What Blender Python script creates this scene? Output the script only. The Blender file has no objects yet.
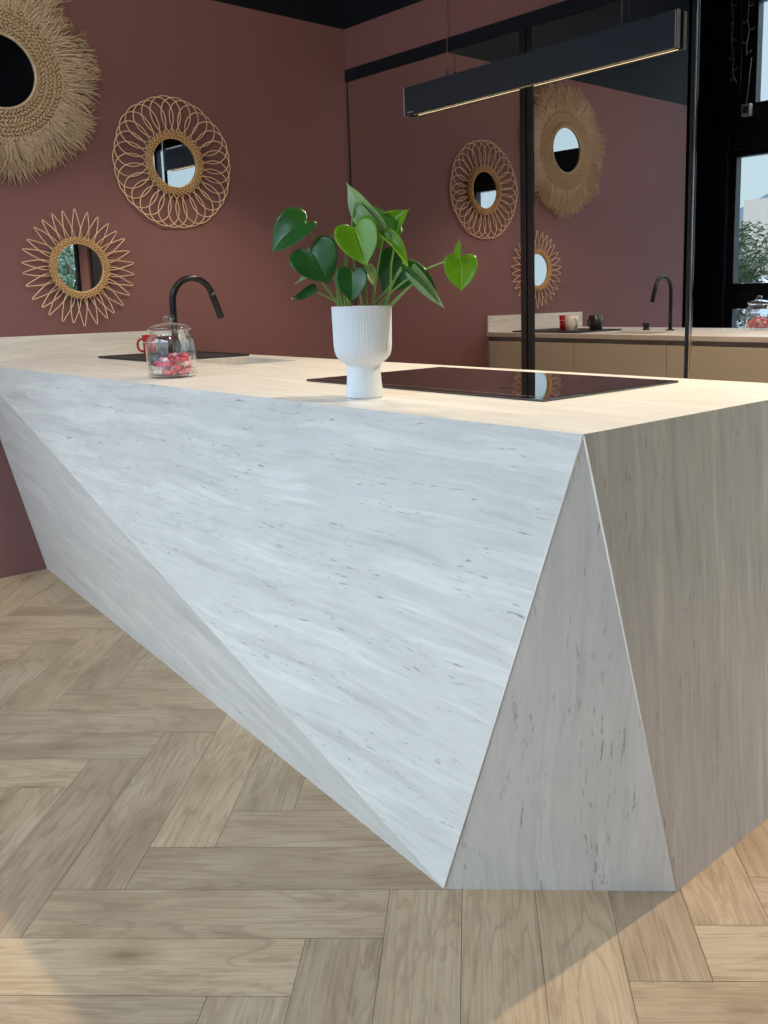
import bpy, math, random
from mathutils import Vector, Matrix
random.seed(7)
PI = math.pi
SC = bpy.context.scene
COL = SC.collection

# ------------------------------------------------------------------ helpers
class MB:
    """collects shapes for ONE mesh"""
    def __init__(s): s.v = []; s.f = []; s.sm = []
    def add(s, vs, fs, smooth=False):
        n = len(s.v); s.v += [tuple(p) for p in vs]
        for f in fs: s.f.append(tuple(i + n for i in f)); s.sm.append(smooth)
        return s
    def box(s, a, b):
        x0, y0, z0 = a; x1, y1, z1 = b
        if x0 > x1: x0, x1 = x1, x0
        if y0 > y1: y0, y1 = y1, y0
        if z0 > z1: z0, z1 = z1, z0
        v = [(x0,y0,z0),(x1,y0,z0),(x1,y1,z0),(x0,y1,z0),(x0,y0,z1),(x1,y0,z1),(x1,y1,z1),(x0,y1,z1)]
        return s.add(v, [(0,3,2,1),(4,5,6,7),(0,1,5,4),(1,2,6,5),(2,3,7,6),(3,0,4,7)])
    def tube(s, pts, r, n=10, cap=True, closed=False):
        pts = [Vector(p) for p in pts]; m = len(pts)
        rs = r if isinstance(r, (list, tuple)) else [r] * m
        vs = []; up = None
        for i, p in enumerate(pts):
            if closed: t = pts[(i+1) % m] - pts[i-1]
            else: t = pts[min(i+1, m-1)] - pts[max(i-1, 0)]
            t.normalize()
            if up is None:
                up = t.orthogonal().normalized()
            else:
                up = up - t * up.dot(t)
                up = up.normalized() if up.length > 1e-6 else t.orthogonal().normalized()
            w = t.cross(up)
            for k in range(n):
                a = 2*PI*k/n
                vs.append(p + (up*math.cos(a) + w*math.sin(a)) * rs[i])
        fs = []
        for i in range(m if closed else m-1):
            j = (i+1) % m
            for k in range(n):
                fs.append((i*n+k, i*n+(k+1) % n, j*n+(k+1) % n, j*n+k))
        if cap and not closed:
            fs.append(tuple(range(n-1, -1, -1))); fs.append(tuple((m-1)*n+k for k in range(n)))
        return s.add(vs, fs, True)
    def lathe(s, prof, n=48, c=(0,0,0), mod=None, axis='z'):
        vs = []
        for i, (r, z) in enumerate(prof):
            for k in range(n):
                a = 2*PI*k/n
                rr = r * (mod(a, i) if mod else 1)
                p = (rr*math.cos(a), rr*math.sin(a), z)
                if axis == 'x': p = (z, rr*math.cos(a), rr*math.sin(a))
                vs.append((p[0]+c[0], p[1]+c[1], p[2]+c[2]))
        fs = []
        for i in range(len(prof)-1):
            for k in range(n):
                fs.append((i*n+k, i*n+(k+1) % n, (i+1)*n+(k+1) % n, (i+1)*n+k))
        if prof[0][0] > 1e-4: fs.append(tuple(range(n-1, -1, -1)))
        if prof[-1][0] > 1e-4: fs.append(tuple((len(prof)-1)*n+k for k in range(n)))
        return s.add(vs, fs, True)
    def ell(s, c, r, M=None, n=8, m=5):
        vs = [Vector((0,0,-1))]
        for i in range(1, m):
            t = PI*i/m
            for k in range(n): a = 2*PI*k/n; vs.append(Vector((math.sin(t)*math.cos(a), math.sin(t)*math.sin(a), -math.cos(t))))
        vs.append(Vector((0,0,1)))
        out = []
        for p in vs:
            p = Vector((p.x*r[0], p.y*r[1], p.z*r[2]))
            if M is not None: p = M @ p
            out.append(p + Vector(c))
        fs = [(0, 1+(k+1) % n, 1+k) for k in range(n)]
        for i in range(m-2):
            for k in range(n):
                a = 1+i*n; b = a+n
                fs.append((a+k, a+(k+1) % n, b+(k+1) % n, b+k))
        a = 1+(m-2)*n; L = len(vs)-1
        fs += [(a+k, a+(k+1) % n, L) for k in range(n)]
        return s.add(out, fs, True)
    def build(s, name, mat, parent=None, loc=None, bevel=0, subd=0, weld=False):
        me = bpy.data.meshes.new(name)
        o_ = Vector(loc) if loc is not None else Vector((0,0,0))
        me.from_pydata([tuple(Vector(p) - o_) for p in s.v], [], s.f)
        me.update()
        me.polygons.foreach_set('use_smooth', s.sm)
        o = bpy.data.objects.new(name, me); COL.objects.link(o)
        o.location = o_
        if mat: me.materials.append(mat)
        if parent:
            o.parent = parent
            o.location = -parent.location if parent.parent is None else (0, 0, 0)
        if bevel:
            m = o.modifiers.new('bevel', 'BEVEL'); m.width = bevel; m.segments = 2; m.limit_method = 'ANGLE'
        if subd:
            m = o.modifiers.new('sub', 'SUBSURF'); m.levels = subd; m.render_levels = subd
        return o

def tag(o, label=None, cat=None, group=None, kind=None):
    if label: o['label'] = label
    if cat: o['category'] = cat
    if group: o['group'] = group
    if kind: o['kind'] = kind
    return o
def empty(name, loc, label, cat, group=None):
    o = bpy.data.objects.new(name, None); COL.objects.link(o); o.location = loc
    o.empty_display_size = .05
    return tag(o, label, cat, group)
def struct(o): o['kind'] = 'structure'; return o

# ------------------------------------------------------------------ materials
def new_mat(name):
    m = bpy.data.materials.new(name); m.use_nodes = True
    nt = m.node_tree; nt.nodes.clear()
    out = nt.nodes.new('ShaderNodeOutputMaterial')
    b = nt.nodes.new('ShaderNodeBsdfPrincipled')
    nt.links.new(b.outputs[0], out.inputs[0])
    return m, nt, b, out
def mat(name, col, rough=.5, metal=0, spec=.5, noise=0, nscale=20, bump=0, coat=0, sss=0):
    m, nt, b, out = new_mat(name)
    b.inputs['Base Color'].default_value = (*col, 1); b.inputs['Roughness'].default_value = rough
    b.inputs['Metallic'].default_value = metal; b.inputs['Specular IOR Level'].default_value = spec
    b.inputs['Coat Weight'].default_value = coat
    tc = nt.nodes.new('ShaderNodeTexCoord'); nz = nt.nodes.new('ShaderNodeTexNoise')
    nz.inputs['Scale'].default_value = nscale; nz.inputs['Detail'].default_value = 4
    nt.links.new(tc.outputs['Object'], nz.inputs['Vector'])
    if noise:
        mx = nt.nodes.new('ShaderNodeMix'); mx.data_type = 'RGBA'
        mx.inputs[6].default_value = (*[x*(1-noise) for x in col], 1); mx.inputs[7].default_value = (*[min(1, x*(1+noise)) for x in col], 1)
        nt.links.new(nz.outputs[0], mx.inputs[0]); nt.links.new(mx.outputs[2], b.inputs['Base Color'])
    if bump:
        bp = nt.nodes.new('ShaderNodeBump'); bp.inputs['Strength'].default_value = bump; bp.inputs['Distance'].default_value = .002
        nt.links.new(nz.outputs[0], bp.inputs['Height']); nt.links.new(bp.outputs[0], b.inputs['Normal'])
    return m
def ramp(nt, stops, inp):
    r = nt.nodes.new('ShaderNodeValToRGB'); e = r.color_ramp.elements
    while len(e) < len(stops): e.new(.5)
    for k, (p, c) in enumerate(stops): e[k].position = p; e[k].color = (*c, 1) if len(c) == 3 else c
    nt.links.new(inp, r.inputs[0]); return r
def math_n(nt, op, a, b=None):
    n = nt.nodes.new('ShaderNodeMath'); n.operation = op
    for i, x in enumerate((a, b)):
        if x is None: continue
        if isinstance(x, (int, float)): n.inputs[i].default_value = x
        else: nt.links.new(x, n.inputs[i])
    return n.outputs[0]

def stone(name, along, across, contrast=1.0, pits=1.0, seed=0.0, rough=.45):
    """travertine veined along the unit vector `along`, banded across `across`"""
    m, nt, b, out = new_mat(name)
    tc = nt.nodes.new('ShaderNodeTexCoord')
    n3 = Vector(along).cross(Vector(across)).normalized()
    def dot(v):
        d = nt.nodes.new('ShaderNodeVectorMath'); d.operation = 'DOT_PRODUCT'
        nt.links.new(tc.outputs['Object'], d.inputs[0]); d.inputs[1].default_value = tuple(v); return d.outputs['Value']
    s_, t_, w_ = dot(along), dot(across), dot(n3)
    def comb(a, bb, c):
        x = nt.nodes.new('ShaderNodeCombineXYZ')
        nt.links.new(a, x.inputs[0]); nt.links.new(bb, x.inputs[1]); nt.links.new(c, x.inputs[2]); return x.outputs[0]
    def noise(vec, scale, detail=5, rough_=.55):
        n = nt.nodes.new('ShaderNodeTexNoise'); n.inputs['Scale'].default_value = scale; n.inputs['Detail'].default_value = detail
        n.inputs['Roughness'].default_value = rough_; nt.links.new(vec, n.inputs['Vector']); return n.outputs[0]
    # slow wander of the bands
    wv = noise(comb(math_n(nt, 'MULTIPLY', s_, 1.0), math_n(nt, 'ADD', math_n(nt, 'MULTIPLY', t_, 2.2), seed), w_), 1.7, 3)
    tw = math_n(nt, 'ADD', t_, math_n(nt, 'MULTIPLY', wv, .07))
    v1 = comb(math_n(nt, 'MULTIPLY', s_, .9), math_n(nt, 'ADD', math_n(nt, 'MULTIPLY', tw, 13.0), seed*3), w_)
    band = noise(v1, 1.6, 6, .62)
    v2 = comb(math_n(nt, 'MULTIPLY', s_, 3.5), math_n(nt, 'ADD', math_n(nt, 'MULTIPLY', tw, 42.0), seed*5), w_)
    fine = noise(v2, 1.3, 5, .6)
    cl = noise(comb(math_n(nt, 'MULTIPLY', s_, 3), math_n(nt, 'ADD', math_n(nt, 'MULTIPLY', t_, 6), seed), w_), 2.0, 4, .6)
    k = contrast
    base = (.735, .69, .62)
    dk = tuple(x*(1-.16*k) for x in (.72, .675, .605)); lt = tuple(min(.93, x*(1+.12*k)) for x in base)
    r1 = ramp(nt, [(.33, dk), (.45, base), (.52, tuple(x*.95 for x in base)), (.60, lt), (.72, base)], band)
    r2 = ramp(nt, [(.30, (.86, .85, .83)), (.55, (1, 1, 1)), (.75, (.95, .94, .93))], fine)
    mx = nt.nodes.new('ShaderNodeMix'); mx.data_type = 'RGBA'; mx.blend_type = 'MULTIPLY'; mx.inputs[0].default_value = .8*k
    nt.links.new(r1.outputs[0], mx.inputs[6]); nt.links.new(r2.outputs[0], mx.inputs[7])
    r3 = ramp(nt, [(.35, (.90, .90, .90)), (.6, (1.0, 1.0, 1.0))], cl)
    mxc = nt.nodes.new('ShaderNodeMix'); mxc.data_type = 'RGBA'; mxc.blend_type = 'MULTIPLY'; mxc.inputs[0].default_value = .6
    nt.links.new(mx.outputs[2], mxc.inputs[6]); nt.links.new(r3.outputs[0], mxc.inputs[7])
    # pits: short dark elongated marks, gathered along some bands
    v3 = comb(math_n(nt, 'MULTIPLY', s_, 20.0), math_n(nt, 'ADD', math_n(nt, 'MULTIPLY', tw, 150.0), seed), w_)
    pn = noise(v3, 1.0, 3, .6)
    gate = ramp(nt, [(.48, (0, 0, 0)), (.58, (1, 1, 1))], noise(comb(math_n(nt, 'MULTIPLY', s_, 2.2), math_n(nt, 'ADD', math_n(nt, 'MULTIPLY', tw, 10.0), seed*7), w_), 1.5, 3, .6))
    pr = ramp(nt, [(.60, (0, 0, 0)), (.68, (1, 1, 1))], pn)
    pm = math_n(nt, 'MULTIPLY', pr.outputs[0], gate.outputs[0]); pm = math_n(nt, 'MULTIPLY', pm, .75*pits)
    mx2 = nt.nodes.new('ShaderNodeMix'); mx2.data_type = 'RGBA'
    nt.links.new(pm, mx2.inputs[0]); nt.links.new(mxc.outputs[2], mx2.inputs[6]); mx2.inputs[7].default_value = (.30, .27, .24, 1)
    nt.links.new(mx2.outputs[2], b.inputs['Base Color'])
    b.inputs['Roughness'].default_value = rough; b.inputs['Specular IOR Level'].default_value = .35
    bp = nt.nodes.new('ShaderNodeBump'); bp.inputs['Strength'].default_value = .25; bp.inputs['Distance'].default_value = .002
    nt.links.new(math_n(nt, 'SUBTRACT', fine, math_n(nt, 'MULTIPLY', pm, 1.2)), bp.inputs['Height']); nt.links.new(bp.outputs[0], b.inputs['Normal'])
    return m

def wood_mat():
    m, nt, b, out = new_mat('oak_herringbone')
    uv = nt.nodes.new('ShaderNodeUVMap'); uv.uv_map = 'plank'
    at = nt.nodes.new('ShaderNodeAttribute'); at.attribute_name = 'tone'
    sep = nt.nodes.new('ShaderNodeSeparateXYZ'); nt.links.new(uv.outputs[0], sep.inputs[0])
    rnd = at.outputs['Fac']
    off = math_n(nt, 'MULTIPLY', rnd, 37.0)
    def comb(sx, sy, z):
        x = nt.nodes.new('ShaderNodeCombineXYZ')
        nt.links.new(math_n(nt, 'ADD', math_n(nt, 'MULTIPLY', sep.outputs[0], sx), off), x.inputs[0])
        nt.links.new(math_n(nt, 'MULTIPLY', sep.outputs[1], sy), x.inputs[1]); nt.links.new(math_n(nt, 'MULTIPLY', rnd, z), x.inputs[2]); return x.outputs[0]
    def noise(v, sc, d=4, r=.55, dist=0):
        n = nt.nodes.new('ShaderNodeTexNoise'); n.inputs['Scale'].default_value = sc; n.inputs['Detail'].default_value = d
        n.inputs['Roughness'].default_value = r; n.inputs['Distortion'].default_value = dist; nt.links.new(v, n.inputs['Vector']); return n.outputs[0]
    fine = noise(comb(5, 230, 9), 1.0, 5, .7)
    grain = noise(comb(1.6, 11, 21), 1.3, 4, .55, .8)
    # cathedral rings
    wv = math_n(nt, 'SINE', math_n(nt, 'MULTIPLY', grain, 42.0))
    patch = noise(comb(2.4, 5, 5), 1.2, 3)
    base = ramp(nt, [(.25, (.34, .220, .133)), (.5, (.46, .322, .196)), (.78, (.53, .384, .248))], patch)
    r_f = ramp(nt, [(.32, (.74, .72, .70)), (.56, (1.06, 1.06, 1.06))], fine)
    m1 = nt.nodes.new('ShaderNodeMix'); m1.data_type = 'RGBA'; m1.blend_type = 'MULTIPLY'; m1.inputs[0].default_value = .8
    nt.links.new(base.outputs[0], m1.inputs[6]); nt.links.new(r_f.outputs[0], m1.inputs[7])
    r_g = ramp(nt, [(0, (.80, .77, .74)), (.35, (1, 1, 1))], math_n(nt, 'MULTIPLY_ADD' if False else 'ADD', math_n(nt, 'MULTIPLY', wv, .5), .5))
    m2 = nt.nodes.new('ShaderNodeMix'); m2.data_type = 'RGBA'; m2.blend_type = 'MULTIPLY'; m2.inputs[0].default_value = .75
    nt.links.new(m1.outputs[2], m2.inputs[6]); nt.links.new(r_g.outputs[0], m2.inputs[7])
    # knots
    vo = nt.nodes.new('ShaderNodeTexVoronoi'); vo.inputs['Scale'].default_value = 1.0; nt.links.new(comb(2.4, 6.5, 50), vo.inputs['Vector'])
    kn = ramp(nt, [(.03, (.30, .24, .20)), (.10, (.74, .69, .64)), (.22, (1, 1, 1))], vo.outputs['Distance'])
    m3 = nt.nodes.new('ShaderNodeMix'); m3.data_type = 'RGBA'; m3.blend_type = 'MULTIPLY'; m3.inputs[0].default_value = .75
    nt.links.new(m2.outputs[2], m3.inputs[6]); nt.links.new(kn.outputs[0], m3.inputs[7])
    # plank to plank tone
    tn = ramp(nt, [(0, (.88, .88, .89)), (.5, (1, .99, .98)), (1, (1.10, 1.08, 1.05))], rnd)
    m4 = nt.nodes.new('ShaderNodeMix'); m4.data_type = 'RGBA'; m4.blend_type = 'MULTIPLY'; m4.inputs[0].default_value = 1
    nt.links.new(m3.outputs[2], m4.inputs[6]); nt.links.new(tn.outputs[0], m4.inputs[7])
    nt.links.new(m4.outputs[2], b.inputs['Base Color'])
    b.inputs['Roughness'].default_value = .5; b.inputs['Specular IOR Level'].default_value = .3
    bp = nt.nodes.new('ShaderNodeBump'); bp.inputs['Strength'].default_value = .15; bp.inputs['Distance'].default_value = .001
    nt.links.new(fine, bp.inputs['Height']); nt.links.new(bp.outputs[0], b.inputs['Normal'])
    return m

def glass_mat(name, tint=(.97, .99, .98), rough=.0, refl=1.0):
    """thin clear glass: see-through with fresnel reflection"""
    m = bpy.data.materials.new(name); m.use_nodes = True; nt = m.node_tree; nt.nodes.clear()
    out = nt.nodes.new('ShaderNodeOutputMaterial'); t = nt.nodes.new('ShaderNodeBsdfTransparent'); g = nt.nodes.new('ShaderNodeBsdfGlossy')
    t.inputs[0].default_value = (*tint, 1); g.inputs['Roughness'].default_value = rough; g.inputs[0].default_value = (1, 1, 1, 1)
    lw = nt.nodes.new('ShaderNodeLayerWeight'); lw.inputs[0].default_value = .5
    fz = math_n(nt, 'ADD', math_n(nt, 'MULTIPLY', math_n(nt, 'POWER', lw.outputs['Facing'], 5.0), .92), .035)
    mx = nt.nodes.new('ShaderNodeMixShader')
    nt.links.new(math_n(nt, 'MINIMUM', math_n(nt, 'MULTIPLY', fz, refl), 1.0), mx.inputs[0]); nt.links.new(t.outputs[0], mx.inputs[1]); nt.links.new(g.outputs[0], mx.inputs[2])
    nt.links.new(mx.outputs[0], out.inputs[0]); return m
def emit(name, col, st):
    m = bpy.data.materials.new(name); m.use_nodes = True; nt = m.node_tree; nt.nodes.clear()
    out = nt.nodes.new('ShaderNodeOutputMaterial'); e = nt.nodes.new('ShaderNodeEmission'); e.inputs[0].default_value = (*col, 1); e.inputs[1].default_value = st
    nt.links.new(e.outputs[0], out.inputs[0]); return m

M = dict(
    maroon=mat('burgundy_paint', (.215, .101, .096), .62, noise=.05, nscale=3, spec=.3),
    black=mat('black_paint', (.007, .009, .014), .6, spec=.2),
    blackmetal=mat('black_frame_metal', (.010, .012, .018), .35, spec=.5),
    alu=mat('brushed_frame_metal', (.07, .07, .07), .3, metal=.9, noise=.1, nscale=60),
    lampbody=mat('anthracite_lamp_metal', (.028, .036, .050), .45, spec=.5),
    lampedge=mat('lamp_edge_metal', (.50, .46, .43), .4), polished=mat('polished_mirror_edge', (.75, .74, .70), .12, metal=1),
    cable=mat('steel_cable', (.18, .18, .18), .4, metal=.8),
    mirror=mat('silver_mirror', (.86, .87, .88), .0, metal=1),
    tint_mirror=mat('wall_mirror_glass', (.77, .73, .71), .0, metal=1),
    khaki=mat('khaki_cabinet_lacquer', (.60, .545, .43), .5, noise=.03, nscale=4),
    gap=mat('handle_recess', (.27, .25, .26), .5),
    carcass=mat('cabinet_carcass', (.30, .29, .28), .6),
    dark=mat('tapware_gunmetal', (.022, .022, .023), .28, metal=.6, spec=.6),
    hob=mat('hob_black_glass', (.004, .004, .005), .03, spec=.6, coat=.6),
    hobline=mat('hob_etched_mark', (.16, .15, .15), .3), hobmark=mat('hob_zone_mark', (.035, .03, .03), .3),
    tray=mat('slate_tray', (.030, .030, .032), .55),
    sink=mat('stone_sink', (.62, .57, .48), .5, noise=.04, nscale=30),
    edge=mat('slab_joint_edge', (.80, .74, .66), .5),
    rattan=mat('rattan_cane', (.80, .58, .36), .5, noise=.25, nscale=40),
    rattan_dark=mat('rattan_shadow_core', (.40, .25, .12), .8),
    rattan_weave=mat('rattan_weave', (.72, .45, .20), .55, noise=.35, nscale=120, bump=.5),
    seagrass=mat('seagrass_fibre', (.70, .54, .36), .75, noise=.3, nscale=60),
    seagrass_plait=mat('seagrass_plait', (.58, .44, .28), .75, noise=.25, nscale=90, bump=.4),
    pot=mat('white_ribbed_ceramic', (.80, .82, .81), .55, noise=.02),
    soil=mat('potting_soil', (.05, .035, .022), .9, noise=.4, nscale=150, bump=.8),
    red=mat('red_glaze', (.48, .012, .018), .25, coat=.4),
    white=mat('white_glaze', (.78, .74, .68), .3, coat=.3),
    blackcup=mat('black_glaze', (.02, .02, .02), .3),
    stem=mat('green_stalk', (.20, .36, .07), .45, noise=.2, nscale=30),
    c_pink=mat('pink_wrapper', (.85, .05, .13), .45), c_white=mat('white_wrapper', (.90, .82, .80), .45),
    c_mag=mat('magenta_wrapper', (.42, .015, .12), .45), c_rose=mat('rose_wrapper', (.85, .18, .24), .45),
    led=emit('led_strip', (1, .80, .45), 2.2),
    glass=glass_mat('window_glass'), jar=glass_mat('jar_glass', (.95, .975, .965), refl=2.4),
    hall=mat('hall_paint', (.16, .10, .07), .7),
)
def leaf_mat(name, top, under):
    m, nt, b, out = new_mat(name)
    g = nt.nodes.new('ShaderNodeNewGeometry'); uv = nt.nodes.new('ShaderNodeUVMap'); uv.uv_map = 'leaf'
    sep = nt.nodes.new('ShaderNodeSeparateXYZ'); nt.links.new(uv.outputs[0], sep.inputs[0])
    a = math_n(nt, 'ABSOLUTE', sep.outputs[0])
    # midrib and arching side veins
    mid = math_n(nt, 'LESS_THAN', a, .03)
    ph = math_n(nt, 'SUBTRACT', math_n(nt, 'MULTIPLY', sep.outputs[1], 8.0), math_n(nt, 'MULTIPLY', a, 5.0))
    vein = math_n(nt, 'LESS_THAN', math_n(nt, 'FRACT', ph), .07)
    v = math_n(nt, 'MAXIMUM', mid, math_n(nt, 'MULTIPLY', vein, .45))
    tc = nt.nodes.new('ShaderNodeTexCoord'); nz = nt.nodes.new('ShaderNodeTexNoise'); nz.inputs['Scale'].default_value = 45; nt.links.new(tc.outputs['Object'], nz.inputs[0])
    mt = nt.nodes.new('ShaderNodeMix'); mt.data_type = 'RGBA'; mt.inputs[6].default_value = (*[x*.8 for x in top], 1); mt.inputs[7].default_value = (*[x*1.2 for x in top], 1); nt.links.new(nz.outputs[0], mt.inputs[0])
    mv = nt.nodes.new('ShaderNodeMix'); mv.data_type = 'RGBA'; nt.links.new(math_n(nt, 'MULTIPLY', v, .5), mv.inputs[0]); nt.links.new(mt.outputs[2], mv.inputs[6]); mv.inputs[7].default_value = (top[0]*2+.05, top[1]*1.6+.05, top[2]*1.5+.03, 1)
    mb = nt.nodes.new('ShaderNodeMix'); mb.data_type = 'RGBA'; nt.links.new(g.outputs['Backfacing'], mb.inputs[0]); nt.links.new(mv.outputs[2], mb.inputs[6]); mb.inputs[7].default_value = (*under, 1)
    nt.links.new(mb.outputs[2], b.inputs['Base Color']); b.inputs['Roughness'].default_value = .27; b.inputs['Specular IOR Level'].default_value = .42
    tl = nt.nodes.new('ShaderNodeBsdfTranslucent'); nt.links.new(mb.outputs[2], tl.inputs[0])
    ms = nt.nodes.new('ShaderNodeMixShader'); ms.inputs[0].default_value = .3
    nt.links.new(b.outputs[0], ms.inputs[1]); nt.links.new(tl.outputs[0], ms.inputs[2]); nt.links.new(ms.outputs[0], out.inputs[0])
    return m
M['leaf_dark'] = leaf_mat('dark_green_leaf', (.035, .135, .022), (.20, .30, .14))
M['leaf_bright'] = leaf_mat('bright_green_leaf', (.20, .42, .012), (.35, .42, .22))
M['leaf_pale'] = leaf_mat('pale_green_leaf', (.32, .45, .20), (.55, .60, .48))

# ------------------------------------------------------------------ camera
c = bpy.data.cameras.new('camera'); cam = bpy.data.objects.new('camera', c); COL.objects.link(cam); SC.camera = cam
YAW, PIT, ROL, F, CX, CY = .8214, -.1751, -.0226, 923.9926, 440.2427, 459.9101
fw = Vector((-math.sin(YAW)*math.cos(PIT), math.cos(YAW)*math.cos(PIT), math.sin(PIT)))
rt = Vector((math.cos(YAW), math.sin(YAW), 0)); up = rt.cross(fw)
r2 = rt*math.cos(ROL) + up*math.sin(ROL); u2 = -rt*math.sin(ROL) + up*math.cos(ROL)
cam.matrix_world = Matrix(((r2.x, u2.x, -fw.x, 4.0034), (r2.y, u2.y, -fw.y, -3.1184), (r2.z, u2.z, -fw.z, 1.1243), (0, 0, 0, 1)))
c.sensor_fit = 'VERTICAL'; c.sensor_height = 36; c.sensor_width = 27
c.lens = F/1024*36; c.shift_x = (384-CX)/1024; c.shift_y = (CY-512)/1024; c.clip_start = .02

# ------------------------------------------------------------------ room shell
HC, HT = 2.4832, 3.75
XR, YF = 10.0, -3.9
struct(MB().box((-.12, -3.2, -.02), (0, .12, HC)).build('wall_left', M['maroon']))
struct(MB().box((-.12, -3.2, HC), (0, .12, HT)).build('wall_left_upper', M['black']))
struct(MB().box((-1.4, -3.2, -.02), (-.12, -3.1, HT)).build('wall_left_return', M['black']))
struct(MB().box((-1.4, YF-.15, -.02), (-1.3, -3.2, HT)).build('wall_left_far', M['black']))
struct(MB().box((-1.5, YF-.25, HT), (XR+.2, .3, HT+.1)).build('ceiling', M['black']))
# back wall: burgundy bulkhead above the mirrors, black above it, then jamb, window and plain wall to the right
ZB, ZT = 2.2303, 2.2851
struct(MB().box((0, 0, ZT), (3.42, .12, HC)).build('wall_back_bulkhead', M['maroon']))
struct(MB().box((0, -.006, ZB-.003), (3.42, .12, ZT)).build('trim_1', M['black']))
struct(MB().box((0, .03, -.02), (3.42, .12, ZB)).build('wall_back', M['maroon']))
struct(MB().box((0, 0, HC), (XR, .12, HT)).build('wall_back_upper', M['black']))
struct(MB().box((3.42, -.02, -.02), (3.58, .12, HC)).build('wall_back_jamb', M['maroon']))
struct(MB().box((4.75, 0, -.02), (XR, .12, HC)).build('wall_back_right', M['hall']))
struct(MB().box((XR, YF, -.02), (XR+.1, .12, HT)).build('wall_right', M['hall']))
# black plinth line at the foot of the back and left wall
def window(n, x0, x1, z0, z1, y, fr=.06, dp=.08, mull=()):
    f = MB()
    for a, b in (((x0, y-dp, z0), (x1, y, z0+fr)), ((x0, y-dp, z1-fr), (x1, y, z1)), ((x0, y-dp, z0+fr), (x0+fr, y, z1-fr)), ((x1-fr, y-dp, z0+fr), (x1, y, z1-fr))): f.box(a, b)
    fo = struct(f.build('window_%d' % n, M['blackmetal'], bevel=.004))
    g = MB().box((x0+fr, y-dp*.55, z0+fr), (x1-fr, y-dp*.45, z1-fr)).build('pane', M['glass'], fo)
    return fo
window(9, 3.62, 4.75, .06, HC, .06)
struct(MB().box((3.58, .0, -.02), (3.62, .12, HC)).build('trim_2', M['alu']))
# front glazed wall
W0 = MB().box((-1.4, YF-.12, -.02), (-.02, YF, HT)); W0.box((-.12, YF, -.02), (-.02, YF+.07, HT)); W0.box((-.30, YF, -.02), (-.22, YF+.03, HT))
struct(W0.build('wall_front', M['black'], bevel=.006))
n = 1; x = -.02; w = 1.50
F_ = MB()
while x < XR-.1:
    if 3.2 < x < 8.2:
        struct(MB().box((x, YF-.12, -.02), (8.4, YF, HT)).build('wall_front_right', M['hall'])); x = 8.4  # unseen; glazing stops here to keep skylight off the island's end slab
    x1 = min(x+(w if x < 2.9 or x > 8 else 1.05), XR)
    window(n, x, x1, .03, 1.03, YF+.02, .06) if x < 8 else struct(MB().box((x, YF-.1, .03), (x1, YF, 1.03)).build('wall_front_apron', M['black']))
    window(n+10, x, x1, 1.12, 2.22, YF+.02, .055)
    window(n+20, x, x1, 2.36, 3.5, YF+.02, .08 if n > 1 else .2)
    n += 1; x = x1
F_.box((-.02, YF-.1, 1.03), (XR, YF+.03, 1.12)); F_.box((-.02, YF-.1, 2.22), (XR, YF+.04, 2.36)); F_.box((-.02, YF-.1, 3.5), (XR, YF+.04, HT)); F_.box((-.02, YF-.1, -.02), (XR, YF+.03, .03))
struct(F_.build('trim_3', M['blackmetal'], bevel=.004))

# floor: herringbone planks, one mesh
me = bpy.data.meshes.new('floor'); V = []; Fc = []; UV = []; TN = []
PW, PL = .139, .6576
h = Vector((1, 1))/math.sqrt(2); q = Vector((-1, 1))/math.sqrt(2); O = Vector((2.378, -2.275))
g = .0012
def plank(a, b, along_h):
    x0, y0, x1, y1 = a[0]+g/2, a[1]+g/2, b[0]-g/2, b[1]-g/2
    P = [O + h*x0 + q*y0, O + h*x1 + q*y0, O + h*x1 + q*y1, O + h*x0 + q*y1]
    cx = sum(p.x for p in P)/4; cy = sum(p.y for p in P)/4
    if not (-1.6 < cx < XR+.3 and YF-.3 < cy < .35): return
    if cx < -.35 and cy > -2.9: return
    i = len(V); V.extend([(p.x, p.y, 0) for p in P]); Fc.append((i, i+1, i+2, i+3))
    t = random.random(); TN.extend([t]*4)
    L, W = (x1-x0, y1-y0)
    UV.extend([(0, 0), (L, 0), (L, W), (0, W)] if along_h else [(0, 0), (0, W*0), (0, 0), (0, 0)])
    if not along_h: UV[-4:] = [(0, 0), (0, L), (W, L), (W, 0)]
for m_ in range(-12, 13):
    for k in range(-60, 60):
        ox = m_*(PL+PW) + k*PW; oy = m_*(PW-PL) + k*PW
        plank((ox, oy), (ox+PL, oy+PW), True)
        plank((ox-PW, oy), (ox, oy+PL), False)
i = len(V); V += [(-1.6, YF-.3, -.0015), (XR+.3, YF-.3, -.0015), (XR+.3, .4, -.0015), (-1.6, .4, -.0015)]; Fc.append((i, i+1, i+2, i+3)); TN += [0]*4; UV += [(0, 0)]*4
me.from_pydata(V, [], Fc); me.update()
ul = me.uv_layers.new(name='plank')
for li, l in enumerate(me.loops): ul.data[li].uv = UV[l.vertex_index]
ca = me.attributes.new('tone', 'FLOAT', 'POINT')
for k, t in enumerate(TN): ca.data[k].value = t
me.materials.append(wood_mat()); me.materials.append(mat('plank_joint', (.10, .07, .05), .8)); me.polygons[len(Fc)-1].material_index = 1
fl = bpy.data.objects.new('floor', me); COL.objects.link(fl); struct(fl)

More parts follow.
